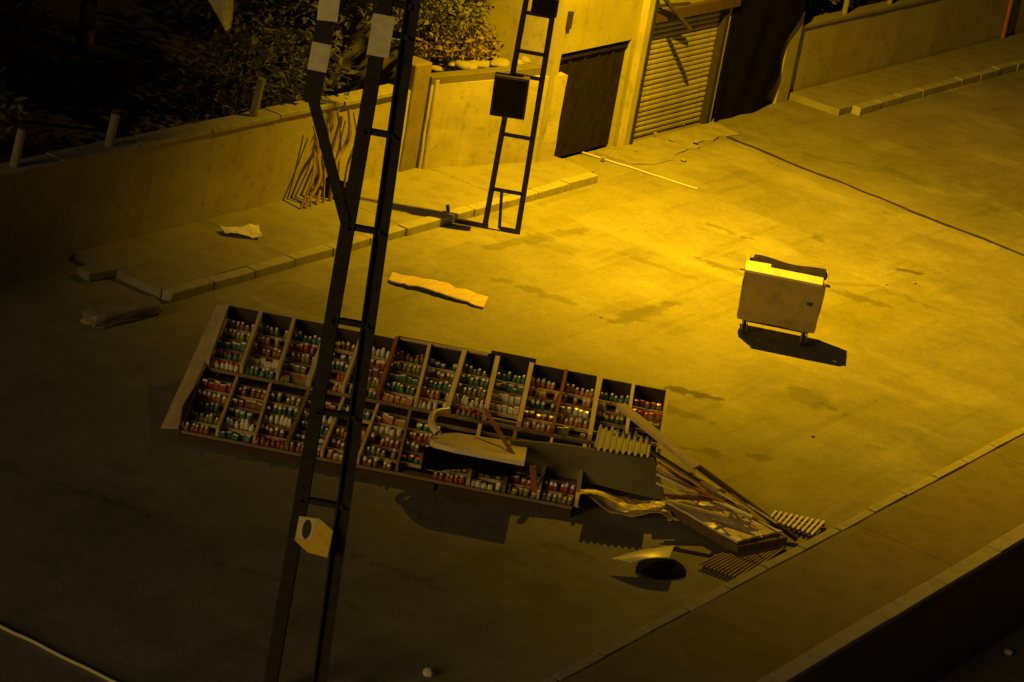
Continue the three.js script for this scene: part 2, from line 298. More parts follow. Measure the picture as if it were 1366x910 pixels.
// house with dark gate and roller shutter
{ const X = -24.5, w = thing('corner_house', 'pale plastered house front holding a dark gate and roller shutter', 'building', V(X, 0, -41.4));
  const zA = -38.55, zG0 = -38.75, zG1 = -41.0, zS0 = -41.5, zS1 = -44.25, zE = -44.45, TOP = 5.2;
  part('wall', [box2(X - 0.3, X, 2.08, TOP, zA, -41.25), box2(X - 0.3, X, 0, 2.08, zA, zG0), box2(X - 0.3, X, 0, 2.08, zG1, -41.25), box2(X - 0.3, X, 2.5, TOP, -41.25, zE), box2(X - 0.3, X, 0, 2.5, zS1, zE), box2(X - 5, X - 0.3, 0, TOP, zA, zA - 0.25), box2(X - 5, X - 0.3, 0, TOP, zE + 0.25, zE)], M.house, w);
  part('roof', box2(X - 5.2, X + 0.25, TOP, TOP + 0.25, zA + 0.2, zE - 0.2), M.concrete, w);
  part('lintel', box2(X - 0.1, X + 0.12, 2.36, 2.56, -41.2, zE - 0.05), M.darkWood, w);
  const gt = part('gate', box2(X - 0.16, X - 0.1, 0.06, 2.06, zG0, zG1), M.gate, w);
  for (let i = 0; i <= 5; i++) { const z = zG0 + 0.03 + (zG1 - zG0 - 0.06) * i / 5; const m = mesh('gate_bar', box(0.03, 1.96, 0.04), M.gate, gt); m.position.set(X - 0.085 - w.position.x, 1.06, z - w.position.z); }
  mesh('gate_rail', box(0.05, 0.08, 2.2, X - 0.07 - w.position.x, 1.98, (zG0 + zG1) / 2 - w.position.z), M.gate, gt);
  const sh = part('roller_shutter', box2(X - 0.2, X - 0.14, 0.02, 2.5, zS0 + 0.02, zS1 - 0.02), M.shutter, w);
  const lath = new THREE.CylinderGeometry(0.052, 0.052, Math.abs(zS1 - zS0) + 0.02, 6, 1).rotateX(Math.PI / 2).scale(0.55, 1, 1);
  for (let i = 0; i < 24; i++) { const m = mesh('shutter_slat', lath.clone(), M.shutter, sh); m.position.set(X - 0.135 - w.position.x + (i > 3 && i < 9 ? rr(-0.012, 0.02) : rr(-0.004, 0.004)), 0.08 + i * 0.1, (zS0 + zS1) / 2 - w.position.z); m.rotation.x = rr(-0.004, 0.004) + (i === 6 || i === 9 ? 0.012 : 0); }
  part('shutter_rail', box2(X - 0.18, X + 0.04, 0, 2.5, zS0 + 0.05, zS0 - 0.04), M.steel, w); part('shutter_rail', box2(X - 0.18, X + 0.04, 0, 2.5, zS1 + 0.04, zS1 - 0.05), M.steel, w);
  part('door_post', [box2(X - 0.05, X + 0.14, 0, 3.4, -41.16, -41.34)], M.plasterPale, w); part('post_strip', box2(X + 0.0, X + 0.16, 0, 3.4, -41.345, -41.43), M.steel, w);
  part('bracket', [bar(V(X + 0.15, 2.95, -41.4), V(X + 0.5, 2.3, -42.1), 0.1, 0.06), bar(V(X + 0.15, 2.7, -41.4), V(X + 0.4, 2.75, -42.1), 0.06, 0.05)], M.steel, w);
  part('wall_fixture', box2(X, X + 0.06, 2.55, 2.85, -38.72, -38.82), M.steel, w); }

// dark opening with a torn tarpaulin, beyond it the low wall
{ const X = -24.55, w = thing('black_tarpaulin', 'torn black tarpaulin hanging over the opening beside the roller shutter', 'tarpaulin', V(X, 0, -45.6));
  const tears = (v) => 0.06 * Math.sin(v * 17) + 0.12 * (fbm(v * 5, 1, 111, 3) - 0.5);
  part('cloth', sheet(V(X, 3.4, -44.46), V(X, 3.4, -47.4), V(X + 0.05, 0.02, -46.35), V(X + 0.05, 0.02, -44.46), 30, 26, 0.015, (u, v) => 0.022 * Math.sin(u * 15 + 2 * v) * (0.4 + 0.6 * v) + 0.07 * fbm(u * 3, v * 3, 113, 3), (u, v) => [u * (1 + (u > 0.7 ? tears(v) + 0.1 * Math.sin(v * 3.14) : 0)), v]), M.tarp, w); }
{ const X = -24.68, w = thing('street_wall', 'low wall with end pillar and stub posts beyond the black opening', 'wall', V(X, 0, -52));
  const g = new THREE.BoxGeometry(0.22, 1.5, 26, 1, 8, 90).translate(X - 0.11, 0.72, -60.6), p = g.attributes.position;
  for (let i = 0; i < p.count; i++) if (p.getX(i) > X - 0.1) p.setX(i, p.getX(i) + 0.04 * (fbm(p.getZ(i), p.getY(i), 115, 4) - 0.5)); g.computeVertexNormals();
  part('wall', g, M.plaster, w);
  part('coping', box2(X - 0.26, X + 0.05, 1.47, 1.53, -47.6, -73.6), M.concrete, w);
  part('end_pillar', rbox(0.42, 1.95, 0.5, 0.03, X - 0.1, 0.9, -47.32), M.plasterPale, w);
  for (const [px, py] of [[1131, 25], [1191, 12], [1262, -4]]) { const q = onX(px, py, X); part('stub_post', rod(V(X - 0.1, 1.5, q.z), V(X - 0.1, 2.05, q.z), 0.06), M.concrete, w); }
  part('wall_pipe', rod(V(X + 0.07, 0.14, -57.55), V(X + 0.07, 2.6, -57.55), 0.05), M.redWood, w); }

// ---------------------------------------------------------------- trees and shrubs behind the walls
function foliage(blobs, n, size, s0) {
  const pos = [], q = new THREE.Quaternion(), e = new THREE.Euler(); seed = s0;
  const tot = blobs.reduce((s, b) => s + b[3] ** 2, 0);
  for (const [bx, by, bz, r] of blobs) for (let i = 0, k = Math.round(n * r * r / tot); i < k; i++) {
    const u = rr(-1, 1), a = rr(0, 6.283), d = r * Math.cbrt(rr(0.25, 1)) * (0.75 + 0.5 * vnoise(u * 3 + 5, a * 1.3, s0)), c = Math.sqrt(1 - u * u);
    const P = V(bx + d * c * Math.cos(a), by + d * u * 0.8, bz + d * c * Math.sin(a)), L = size * rr(0.6, 1.3), W = L * rr(0.3, 0.5);
    q.setFromEuler(e.set(rr(-1.2, 1.2), rr(0, 6.28), rr(-1.2, 1.2)));
    const pt = [V(0, 0, 0), V(W / 2, 0.08 * L, L * 0.45), V(0, 0, L), V(-W / 2, 0.08 * L, L * 0.45)].map((v) => v.applyQuaternion(q).add(P));
    for (const k2 of [0, 1, 2, 0, 2, 3]) pos.push(pt[k2].x, pt[k2].y, pt[k2].z);
  }
  const g = new THREE.BufferGeometry(); g.setAttribute('position', new THREE.Float32BufferAttribute(pos, 3)); g.computeVertexNormals(); return g;
}
function tree(name, label, pos, h, blobs, n, size, mat, s0, group) {
  const t = thing(name, label, 'tree', pos, 0, group), limbs = [];
  limbs.push(rod(V(0, -0.05, 0), V(0.05, h * 0.55, 0.03), 0.16, 0.11));
  for (const [x, y, z, r] of blobs) limbs.push(rod(V(0.05, h * 0.5, 0.03), V(x, y, z), 0.08, 0.025, 6));
  mesh('trunk', limbs, M.bark, t); mesh('crown', foliage(blobs, n, size, s0), mat, t); return t;
}
tree('garden_tree', 'leafy tree lit yellow green, leaning over the bright yard wall', V(-26.9, 0, -37.6), 3.4, [[0.5, 2.9, 0.9, 0.9], [0.3, 3.1, -0.4, 0.95], [0.9, 2.55, 0.2, 0.7], [0, 3.9, 0.4, 1.0], [0.2, 3.6, 1.9, 0.9], [0.6, 2.5, 1.5, 0.55], [-0.5, 4.2, -0.8, 0.9], [0.3, 4.6, 1.6, 0.8]], 9000, 0.14, M.leafLit, 201);
{ const t = thing('dry_shrub', 'dry brown shrub heaped on top of the yard wall', 'shrub', V(-25.9, 1.2, -38.1)); mesh('foliage', foliage([[0, 0.75, 0, 0.45], [0.15, 0.85, 0.7, 0.4], [-0.1, 0.9, 1.2, 0.45]], 1500, 0.12, 203), M.leafDry, t); mesh('stem', [rod(V(0, -1.2, 0), V(0, 0.7, 0), 0.03), rod(V(0, 0, 0), V(0.1, 0.8, 0.7), 0.02), rod(V(0, 0, 0), V(-0.1, 0.85, 1.2), 0.02)], M.bark, t); }
const darkSpots = [[-27.6, -33.8, 3.6, 'tall dark tree directly behind the lattice pole'], [-29.5, -29.6, 4.2, 'broad dark tree in the unlit garden behind the fence wire'], [-28.2, -25.2, 3.6, 'dark tree behind the unlit end of the garden wall'], [-33, -36, 5, 'large dark tree deep in the garden behind the leafy tree'], [-36, -29, 5, 'large dark tree deepest in the unlit garden'], [-27.2, -50, 3.2, 'dark tree behind the low wall with stub posts'], [-28, -56.5, 3.6, 'dark tree behind the far stretch of the street wall']];
darkSpots.forEach(([x, z, h, label], i) => {
  seed = 300 + i; const blobs = [...Array(9)].map((_, k) => [rr(-1.3, 1.3), h * rr(0.45, 1), rr(-1.6, 1.6), rr(0.8, 1.3)]);
  tree('dark_tree', label, V(x, 0, z), h, blobs, 5200, 0.19, M.leafDark, 310 + i, 'dark trees behind the walls');
});
solo('pale_cloth', sheet(at(268, -14, 3.2), at(312, -6, 3.2), at(308, 38, 2.6), at(300, 40, 2.6), 8, 6, 0.012, (u, v) => 0.05 * Math.sin(u * 6 + v * 3)), M.plate, 'pale cloth caught in the dark tree above the garden wall', 'cloth');

{ // dry branches leaning on the garden wall, a dark crate at their foot
  const b0 = at(400, 262, 0.13), t = thing('dry_branches', 'bundle of dry branches leaning slanted against the garden wall', 'branches', V(b0.x, 0.13, b0.z));
  for (const [x0, y0, x1, y1, w] of [[376, 268, 424, 172, 0.022], [384, 268, 440, 180, 0.034], [392, 266, 418, 168, 0.018], [400, 264, 456, 156, 0.03], [410, 262, 436, 160, 0.02], [420, 260, 466, 146, 0.036], [438, 256, 472, 150, 0.022], [430, 258, 450, 150, 0.016]]) {
    const p = at(x0, y0, 0.13), q = onX(x1, y1, -25.3); p.x = Math.max(p.x, -24.98); part('branch', tube([p, p.clone().lerp(q, 0.35).add(V(rr(-0.05, 0.09), 0.06, rr(-0.12, 0.12))), p.clone().lerp(q, 0.7).add(V(rr(-0.03, 0.06), 0.03, rr(-0.1, 0.1))), q], w, 12, 6), M.dry, t); }
  const c = at(446, 262, 0.13), k = thing('plastic_crate', 'small dark crate on the pavement at the foot of the dry branches', 'crate', V(c.x, 0.13, c.z), 0.4);
  mesh('side', [box(0.42, 0.24, 0.02, 0, 0.12, 0.14), box(0.42, 0.24, 0.02, 0, 0.12, -0.14), box(0.02, 0.24, 0.26, 0.2, 0.12, 0), box(0.02, 0.24, 0.26, -0.2, 0.12, 0), box(0.4, 0.02, 0.28, 0, 0.011, 0)], M.gate, k); }
{ // block added past the end of the garden to keep the fill light off it
  const w = thing('shading_block', 'tall block added past the unlit end of the garden to shade it', 'building', V(-36, 0, -13));
  part('wall', box2(-44, -28.6, 0, 13, -20, -8), M.plaster, w); part('roof', box2(-44.3, -28.3, 13, 13.3, -20.3, -7.7), M.concrete, w);
  for (let f = 0; f < 4; f++) for (let i = 0; i < 4; i++) { const o = part('window', box2(-42.4 + i * 3.6, -40.9 + i * 3.6, 1.1 + f * 3, 2.5 + f * 3, -20.04, -19.98), M.gate, w); part('sill', box2(-42.5 + i * 3.6, -40.8 + i * 3.6, 1.02 + f * 3, 1.09 + f * 3, -20.14, -20.0), M.concrete, w); } }

// ---------------------------------------------------------------- street lamp pole beside the road
const RIGHT = V(Math.cos(32.28 * rad), 0, -Math.sin(32.28 * rad)), TOCAM = V(Math.sin(32.28 * rad), 0, Math.cos(32.28 * rad));
{ const A = at(645, 312), B = at(691, 304), C = A.clone().lerp(B, 0.5); C.y = 0;
  const t = thing('street_lamp', 'two legged steel ladder pole with dark box standing at the kerb', 'street lamp', C);
  const ax = RIGHT, top = 8.0;
  const leg = (s, y) => C.clone().addScaledVector(ax, s * (0.27 - 0.012 * y)).setY(y);
  for (const s of [-1, 1]) part('leg', bar(leg(s, 0), leg(s, top), 0.09, 0.06, TOCAM), M.steel, t);
  for (const y of [0.68, 1.62, 2.62, 3.02, 3.65, 4.6, 5.6, 6.6, 7.6]) part('rung', bar(leg(-1, y), leg(1, y), 0.06, 0.05), M.steel, t);
  part('foot_plate', [bar(leg(-1, 0.03).addScaledVector(ax, 0.05), leg(-1, 0.03).addScaledVector(ax, -0.62).addScaledVector(TOCAM, -0.1), 0.1, 0.05), bar(leg(-1, 0.03).addScaledVector(ax, -0.6).addScaledVector(TOCAM, -0.1), leg(-1, 0.24).addScaledVector(ax, -0.66).addScaledVector(TOCAM, -0.1), 0.09, 0.05, ax), bar(leg(1, 0.04), leg(1, 0.04).addScaledVector(ax, -0.3), 0.07, 0.05), bar(leg(1, 0.04).addScaledVector(ax, -0.3), leg(1, 0.7).addScaledVector(ax, -0.36), 0.05, 0.05, ax)], M.steel, t);
  const bc = leg(-1, 2.3).addScaledVector(ax, 0.02).addScaledVector(TOCAM, 0.14), bq = new THREE.Quaternion().setFromAxisAngle(UP, 32.28 * rad);
  const bx = part('switch_box', rbox(0.56, 0.68, 0.18, 0.015).rotateZ(0.03).applyQuaternion(bq).translate(bc.x, bc.y, bc.z), M.steel, t);
  part('box_door', rbox(0.5, 0.62, 0.02, 0.006).rotateZ(0.03).applyQuaternion(bq).translate(bc.x + TOCAM.x * 0.1, bc.y, bc.z + TOCAM.z * 0.1), M.gate, t);
  part('upper_box', rbox(0.42, 0.3, 0.2, 0.02).applyQuaternion(bq).translate(leg(0, 3.83).x + 0.1, 3.83, leg(0, 3.83).z), M.gate, t);
  const head = LAMP.clone().add(V(0, 0.12, 0)), tp = leg(0, 8.0);
  part('arm', tube([tp.clone().setY(7.2), tp.clone().setY(8.3), tp.clone().lerp(head, 0.45).setY(8.75), head.clone().setY(LAMP.y + 0.22)], 0.04, 24, 8), M.steel, t);
  const hd = part('lamp_head', new THREE.SphereGeometry(0.3, 16, 8, 0, Math.PI * 2, 0, Math.PI / 2).scale(1.0, 0.5, 0.6).rotateY(0.5).translate(head.x, head.y - 0.03, head.z), M.galv, t);
  part('added_visor', [new THREE.CylinderGeometry(0.3, 0.31, 0.33, 14, 1, true, -86 * rad, 78 * rad).translate(LAMP.x, LAMP.y - 0.065, LAMP.z), new THREE.CylinderGeometry(0.292, 0.302, 0.33, 14, 1, true, -86 * rad, 78 * rad).translate(LAMP.x, LAMP.y - 0.065, LAMP.z)], M.added_visor, t);  // shield added beside the lamp to cut its light toward the garden
  const glass = new THREE.MeshStandardMaterial({ color: lin(0.1, 0.07, 0.01), emissive: lin(1, 0.62, 0.06), emissiveIntensity: 8, roughness: 0.4 });
  const gl = part('lamp_glass', new THREE.SphereGeometry(0.16, 14, 6).scale(1, 0.35, 0.6).translate(LAMP.x, LAMP.y + 0.08, LAMP.z), glass, t);
  const lamp = new THREE.SpotLight(lin(1, 0.535, 0.001), 900, 0, 88 * rad, 1, 2);
  lamp.position.set(LAMP.x - C.x, LAMP.y - 0.02, LAMP.z - C.z); lamp.target.position.set(-18.4 - C.x, 0, -40.9 - C.z);
  lamp.castShadow = true; lamp.shadow.radius = 3; lamp.shadow.mapSize.set(2048, 2048); lamp.shadow.bias = -0.0005; t.add(lamp, lamp.target); }

// ---------------------------------------------------------------- lattice pole nearer the camera
{ const C = at(390, 932); C.y = 0.0;
  const t = thing('lattice_pole', 'tall dark two legged steel pole with rungs, side strut and white plates', 'pole', C);
  const leg = (s, y) => C.clone().addScaledVector(RIGHT, s * (0.255 - 0.0165 * y)).setY(y), H = 10.5;
  for (const s of [-1, 1]) part('leg', [bar(leg(s, 0), leg(s, H), 0.15, 0.02, TOCAM), bar(leg(s, 0).addScaledVector(RIGHT, -s * 0.06), leg(s, H).addScaledVector(RIGHT, -s * 0.06), 0.015, 0.12, TOCAM)], M.steel, t);
  for (let y = 2.3; y < H; y += 1.0) part('rung', bar(leg(-1, y), leg(1, y), 0.08, 0.05), M.steel, t);
  for (let y = 2.3; y < H; y += 1.0) for (const s of [-1, 1]) part('bolt', rod(leg(s, y).addScaledVector(TOCAM, 0.06), leg(s, y).addScaledVector(TOCAM, 0.09), 0.018, 0.016, 6), M.steel, t);
  // a side strut carrying an upright cable duct
  const sA = leg(-1, 5.42).addScaledVector(RIGHT, -0.03), sB = leg(-1, 6.55).addScaledVector(RIGHT, -0.55);
  part('strut', bar(sA.addScaledVector(V(0, -1, 0), 0.08), sB, 0.1, 0.06, TOCAM), M.steel, t);
  const dA = leg(-1, 6.5).addScaledVector(RIGHT, -0.55), dB = leg(-1, 9.6).addScaledVector(RIGHT, -0.5);
  part('cable_duct', bar(dA, dB, 0.17, 0.12, TOCAM), M.steel, t);
  for (const y of [7.6, 8.6]) part('cross_arm', bar(leg(1, y), leg(-1, y).addScaledVector(RIGHT, -0.6), 0.08, 0.06), M.steel, t);
  const q = new THREE.Quaternion().setFromEuler(new THREE.Euler(-0.25, 32.28 * rad, 0, 'YXZ'));
  const plate = (name, w, h, c, mat, label, z = 0) => { const m = part(name, rbox(w, h, 0.012, 0.004).rotateZ(z).applyQuaternion(q).translate(c.x, c.y, c.z), mat, t); m.userData.label = label; return m; };
  const f = (v, k = 0.14) => v.addScaledVector(TOCAM, k);
  plate('number_plate', 0.215, 0.4, f(leg(-1, 7.3).addScaledVector(RIGHT, 0.02)), M.plate, 'tall white plate on the pole leg');
  plate('notice_plate', 0.19, 0.27, f(leg(-1, 6.98).addScaledVector(RIGHT, -0.53), 0.12), M.plate, 'white plate on the cable duct', -0.03);
  plate('notice_plate', 0.2, 0.34, f(leg(-1, 7.52).addScaledVector(RIGHT, -0.52), 0.12), M.plate, 'upper white plate on the cable duct', 0.05);
  // bent yellow warning plate at reading height, with its white corner field and dark mark
  const yc = f(leg(0, 1.99).addScaledVector(RIGHT, -0.02), 0.16);
  const sh = new THREE.Shape(); sh.moveTo(-0.19, 0.17); sh.lineTo(0.02, 0.18); sh.lineTo(0.18, 0.08); sh.lineTo(0.17, -0.2); sh.lineTo(-0.04, -0.18); sh.lineTo(-0.19, -0.08); sh.closePath();
  const put = (g, k) => g.translate(0, 0, k).applyQuaternion(new THREE.Quaternion().setFromEuler(new THREE.Euler(-0.5, 32.28 * rad, 0, 'YXZ'))).translate(yc.x, yc.y, yc.z);
  const yp = part('warning_plate', put(new THREE.ExtrudeGeometry(sh, { depth: 0.008, bevelEnabled: false }), 0), M.yellow, t); yp.userData.label = 'bent yellow warning plate with white corner';
  const wf = new THREE.Shape(); wf.moveTo(-0.175, 0.16); wf.lineTo(0.0, 0.165); wf.lineTo(-0.03, -0.05); wf.lineTo(-0.175, -0.05); wf.closePath();
  part('plate_field', put(new THREE.ExtrudeGeometry(wf, { depth: 0.003, bevelEnabled: false }), 0.0085), M.plate, yp);
  const mk = new THREE.Shape(); mk.absellipse(-0.09, 0.05, 0.045, 0.1, 0, 6.283); part('plate_mark', put(new THREE.ExtrudeGeometry(mk, { depth: 0.003, bevelEnabled: false, curveSegments: 10 }), 0.012), std(lin(0.03, 0.05, 0.02), 0.6), yp); }

// ---------------------------------------------------------------- rubbish container on wheels
{ const a = at(978, 446), b = at(1082, 467), L = a.distanceTo(b), turn = Math.atan2(-(b.z - a.z), b.x - a.x), W = L * 1.01, D = 0.64;
  const t = thing('rubbish_container', 'dented grey steel rubbish container on wheels standing alone on the road', 'container', V((a.x + b.x) / 2, 0, (a.z + b.z) / 2), turn);
  // local: x along the front, +z to the camera; front face at z = 0
  const y0 = 0.27, y1 = 1.06, s = 0.02, ext = [];
  const face = (p0, p1, p2, p3, dent) => sheet(p0, p1, p2, p3, 16, 14, 0.014, (u, v) => dent * (fbm(u * 4, v * 4, 121 + Math.round(dent * 1e3), 3) - 0.5));
  const TL = V(-W / 2, y1, 0), TR = V(W / 2, y1, 0), BL = V(-W / 2 + s, y0, -0.03), BR = V(W / 2 - s, y0, -0.03), TLb = V(-W / 2, y1, -D), TRb = V(W / 2, y1, -D), BLb = V(-W / 2 + s, y0, -D + 0.03), BRb = V(W / 2 - s, y0, -D + 0.03);
  mesh('body', [face(TL, TR, BR, BL, 0.05), face(TLb, TRb, BRb, BLb, 0.04), face(TL, TLb, BLb, BL, 0.03), face(TR, TRb, BRb, BR, 0.03), face(BL, BR, BRb, BLb, 0.02)], M.galv, t);
  mesh('front_rim', [bar(V(-W / 2 - 0.02, y1 + 0.03, -0.02), V(W / 2 - 0.04, y1 + 0.03, -0.02), 0.17, 0.05, V(0, 0.9, 0.45), 0.3), bar(V(-W / 2, y1 + 0.05, -0.06), V(-W / 2 + 0.36, y1 + 0.06, -0.06), 0.2, 0.02, V(0, 0.9, 0.45))], M.galvEdge, t);
  for (const x of [-W / 2, W / 2]) mesh('side_rim', bar(V(x, y1, 0), V(x, y1, -D), 0.065, 0.055, UP, 0.3), M.galv, t);
  mesh('lid', sheet(V(-W / 2 + 0.1, y1 + 0.05, -D + 0.01), V(W / 2 - 0.02, y1 + 0.03, -D + 0.01), V(W / 2 - 0.02, y1 + 0.03, -0.16), V(-W / 2 + 0.06, y1 + 0.03, -0.16), 18, 8, 0.02, (u, v) => 0.05 * Math.sin(v * 3.14) + 0.02 * Math.sin(u * 7 + 1)), M.gate, t);
  for (const x of [-W / 2, W / 2]) mesh('lifting_pin', rod(V(x, 0.95, -D / 2), V(x + Math.sign(x) * 0.09, 0.95, -D / 2), 0.022), M.galv, t);
  mesh('base_rail', [box(W - 0.2, 0.05, 0.05, 0, y0 - 0.03, -0.1), box(W - 0.2, 0.05, 0.05, 0, y0 - 0.03, -D + 0.1)], M.steel, t);
  for (const x of [-W / 2 + 0.15, W / 2 - 0.15]) for (const z of [-0.12, -D + 0.12]) {
    const wh = mesh('wheel', cyl(0.09, 0.09, 0.045, 16).rotateZ(Math.PI / 2).translate(x, 0.092, z), M.rubber, t);
    mesh('fork', [box(0.014, 0.2, 0.1, x - 0.04, 0.17, z), box(0.014, 0.2, 0.1, x + 0.04, 0.17, z), box(0.16, 0.02, 0.14, x, 0.255, z)], M.galv, wh); }
  mesh('rust_hole', new THREE.CircleGeometry(0.05, 9).scale(1, 0.8, 1).translate(W / 2 - 0.17, 0.72, 0.004), M.tar, t).visible = true; }

// ---------------------------------------------------------------- collapsed market stall rack
const rA = at(240, 574, 0.12), rB = at(880, 699, 0.12), RL = 6.0, RD = 2.5, NB = 13, BAY = RL / NB;
const rackTurn = Math.atan2(-(rB.z - rA.z), rB.x - rA.x), rackPos = V(rA.x, 0, rA.z);
const rackM = new THREE.Matrix4().makeRotationY(rackTurn).setPosition(rackPos);
const inRack = (x, y, z) => V(x, y, z).applyMatrix4(rackM);
const ROWS = 11, PITCH = 0.222, rowD = (k) => 0.08 + k * PITCH, rowY = (k) => 0.1 + k * 0.061;   // k = 0 at the front
const sag = (x) => 0.05 * Math.sin(x * 1.1 + 0.5) + 0.03 * Math.sin(x * 2.7);   // the broken frame is not straight
{ const t = thing('market_rack', 'long collapsed market display rack with rows of shelves lying across the road', 'display rack', rackPos, rackTurn);
  const shelf = (k, x0, x1) => { const n = 20; return sheet(V(x0, rowY(k), -rowD(k) - PITCH * 0.5), V(x1, rowY(k), -rowD(k) - PITCH * 0.5), V(x1, rowY(k), -rowD(k) + PITCH * 0.44), V(x0, rowY(k), -rowD(k) + PITCH * 0.44), n, 1, 0.016); };
  for (let k = 0; k < ROWS; k++) {
    const x1 = k < 5 ? 11 * BAY : RL;
    mesh('shelf_board', shelf(k, 0.02, x1 - 0.02), k === 5 ? M.darkWood : M.wood, t);
    mesh('shelf_lip', box(x1 - 0.05, 0.045, 0.012, x1 / 2, rowY(k) + 0.012, -rowD(k) + PITCH * 0.44 + 0.008), k % 3 === 1 ? M.paleWood : M.wood, t);
  }
  for (let i = 0; i <= NB; i++) { // upright dividers, upper and lower run
    const x = i * BAY, lean = rr(-0.03, 0.03), hi = rr(0.13, 0.18), w = [3, 7, 8, 9, 11].includes(i) ? 0.06 : 0.042, mt = i === 5 || i === 10 ? M.redWood : M.divider;
    const d0 = rowD(6) - 0.1, d1 = RD - 0.02;
    mesh('divider', bar(V(x + lean, rowY(6) + hi - 0.08, -d0), V(x - lean * 0.4, rowY(11) + 0.14, -d1), w, 0.15), mt, t);
    if (i <= 11 && i !== 7) mesh('divider', bar(V(x + lean, rowY(0) + 0.07, -0.02), V(x - lean, rowY(5) + 0.05, -rowD(5) + 0.03), w * 0.8, 0.13), i % 3 ? M.divider : M.wood, t);
  }
  // back board in separate dark pieces, slipped out of line
  for (const [x0, x1, y, dz, mt] of [[0, 1.38, 0.93, 0, M.header], [1.39, 2.3, 0.92, 0.01, M.header], [2.31, 3.6, 0.96, -0.02, M.navy], [3.58, 4.2, 0.99, -0.07, M.header], [4.15, 5.1, 0.94, 0.0, M.navy], [5.11, 6.0, 0.93, 0.01, M.header]]) mesh('back_panel', box(x1 - x0 - 0.01, y - 0.05, 0.025, (x0 + x1) / 2, 0.05 + (y - 0.05) / 2, -RD - 0.02 + dz), mt, t);
  mesh('top_rail', bar(V(2.35, 0.95, -RD + 0.02), V(3.55, 0.96, -RD + 0.02), 0.03, 0.03), M.paleWood, t);
  const side = mesh('side_board', sheet(V(-0.16, 0.9, -RD - 0.02), V(-0.02, 0.93, -RD - 0.02), V(-0.02, 0.17, 0.05), V(-0.24, 0.13, 0.05), 2, 12, 0.02), M.paleWood, t); side.userData.label = 'pale slanting end board of the rack';
  mesh('side_panel', box(0.02, 0.42, RD, -0.005, 0.23, -RD / 2), M.darkWood, t);
  mesh('front_board', [box(3.3, 0.1, 0.03, 1.65, 0.05, 0.06), box(1.7, 0.1, 0.03, 4.2, 0.05, 0.07)], M.darkWood, t);
  for (let i = 0; i <= 4; i++) mesh('leg', box(0.06, 0.42, 0.06, 0.06 + i * 1.46, 0.21, -RD + 0.12), M.darkWood, t);
}
// goods: each cell of the rack holds one kind in one colour
const lathe = (pts, s = 9) => new THREE.LatheGeometry(pts.map(([r, y]) => new THREE.Vector2(r, y)), s);
const gloss = (r, g, b, rough = 0.35) => new THREE.MeshPhysicalMaterial({ color: lin(r, g, b), roughness: rough, clearcoat: 0.4, clearcoatRoughness: 0.3 });
const caps = { white: gloss(0.9, 0.88, 0.8, 0.22), yellow: gloss(0.85, 0.68, 0.12, 0.22), red: gloss(0.6, 0.08, 0.05, 0.22) };
const bodies = { green: gloss(0.09, 0.25, 0.11), red: gloss(0.42, 0.09, 0.06), orange: gloss(0.6, 0.28, 0.09), white: gloss(0.75, 0.74, 0.66), amber: gloss(0.28, 0.12, 0.02), teal: gloss(0.06, 0.17, 0.16), olive: gloss(0.25, 0.25, 0.06) };
const gBottle = { body: lathe([[0.001, 0], [0.03, 0], [0.033, 0.01], [0.033, 0.1], [0.027, 0.13], [0.013, 0.155], [0.0125, 0.165]]), cap: lathe([[0.018, 0.156], [0.018, 0.19], [0.014, 0.197], [0.001, 0.197]]) };
const gJar = { body: lathe([[0.001, 0], [0.04, 0], [0.043, 0.012], [0.043, 0.085], [0.034, 0.1]]), cap: lathe([[0.038, 0.098], [0.038, 0.122], [0.034, 0.126], [0.001, 0.126]]) };
const gSpray = { body: lathe([[0.001, 0], [0.029, 0], [0.03, 0.01], [0.03, 0.12], [0.022, 0.14]]), cap: lathe([[0.027, 0.136], [0.022, 0.172], [0.008, 0.205], [0.001, 0.206]]) };
const gPack = { body: new RoundedBoxGeometry(0.085, 0.15, 0.05, 1, 0.006).translate(0, 0.075, 0), cap: new RoundedBoxGeometry(0.074, 0.03, 0.012, 1, 0.004).translate(0, 0.163, 0) };
const shapes = { bottle: gBottle, jar: gJar, spray_bottle: gSpray, packet: gPack };
const protos = {};
const NUM = ['one', 'two', 'three', 'four', 'five', 'six', 'seven', 'eight', 'nine', 'ten', 'eleven', 'twelve', 'thirteen'];
const topName = { jar: 'lid', packet: 'flap', bottle: 'cap', spray_bottle: 'cap' };
function goods(kind, col, cap, bay, row) {
  const key = kind + col + cap;
  if (!protos[key]) { const g = new THREE.Group(); for (const [n, ge, m] of [['body', shapes[kind].body, bodies[col]], [topName[kind], shapes[kind].cap, caps[cap]]]) { const o = new THREE.Mesh(ge, m); o.name = n; o.castShadow = o.receiveShadow = true; g.add(o); } protos[key] = g; }
  const c = protos[key].clone(); c.name = numbered(kind); scene.add(c);
  const w = kind === 'spray_bottle' ? 'nozzle bottle' : kind;
  return tag(c, `${col} ${w}, ${cap} ${topName[kind]}, bay ${NUM[bay]} from the slanting end board, shelf ${NUM[row]} from front`, kind === 'spray_bottle' ? 'bottle' : kind, `${w}s on the market rack`);
}
seed = 77;
const kinds = ['bottle', 'spray_bottle', 'jar', 'bottle', 'spray_bottle', 'packet'], cols = Object.keys(bodies);
let goodsCount = 0;
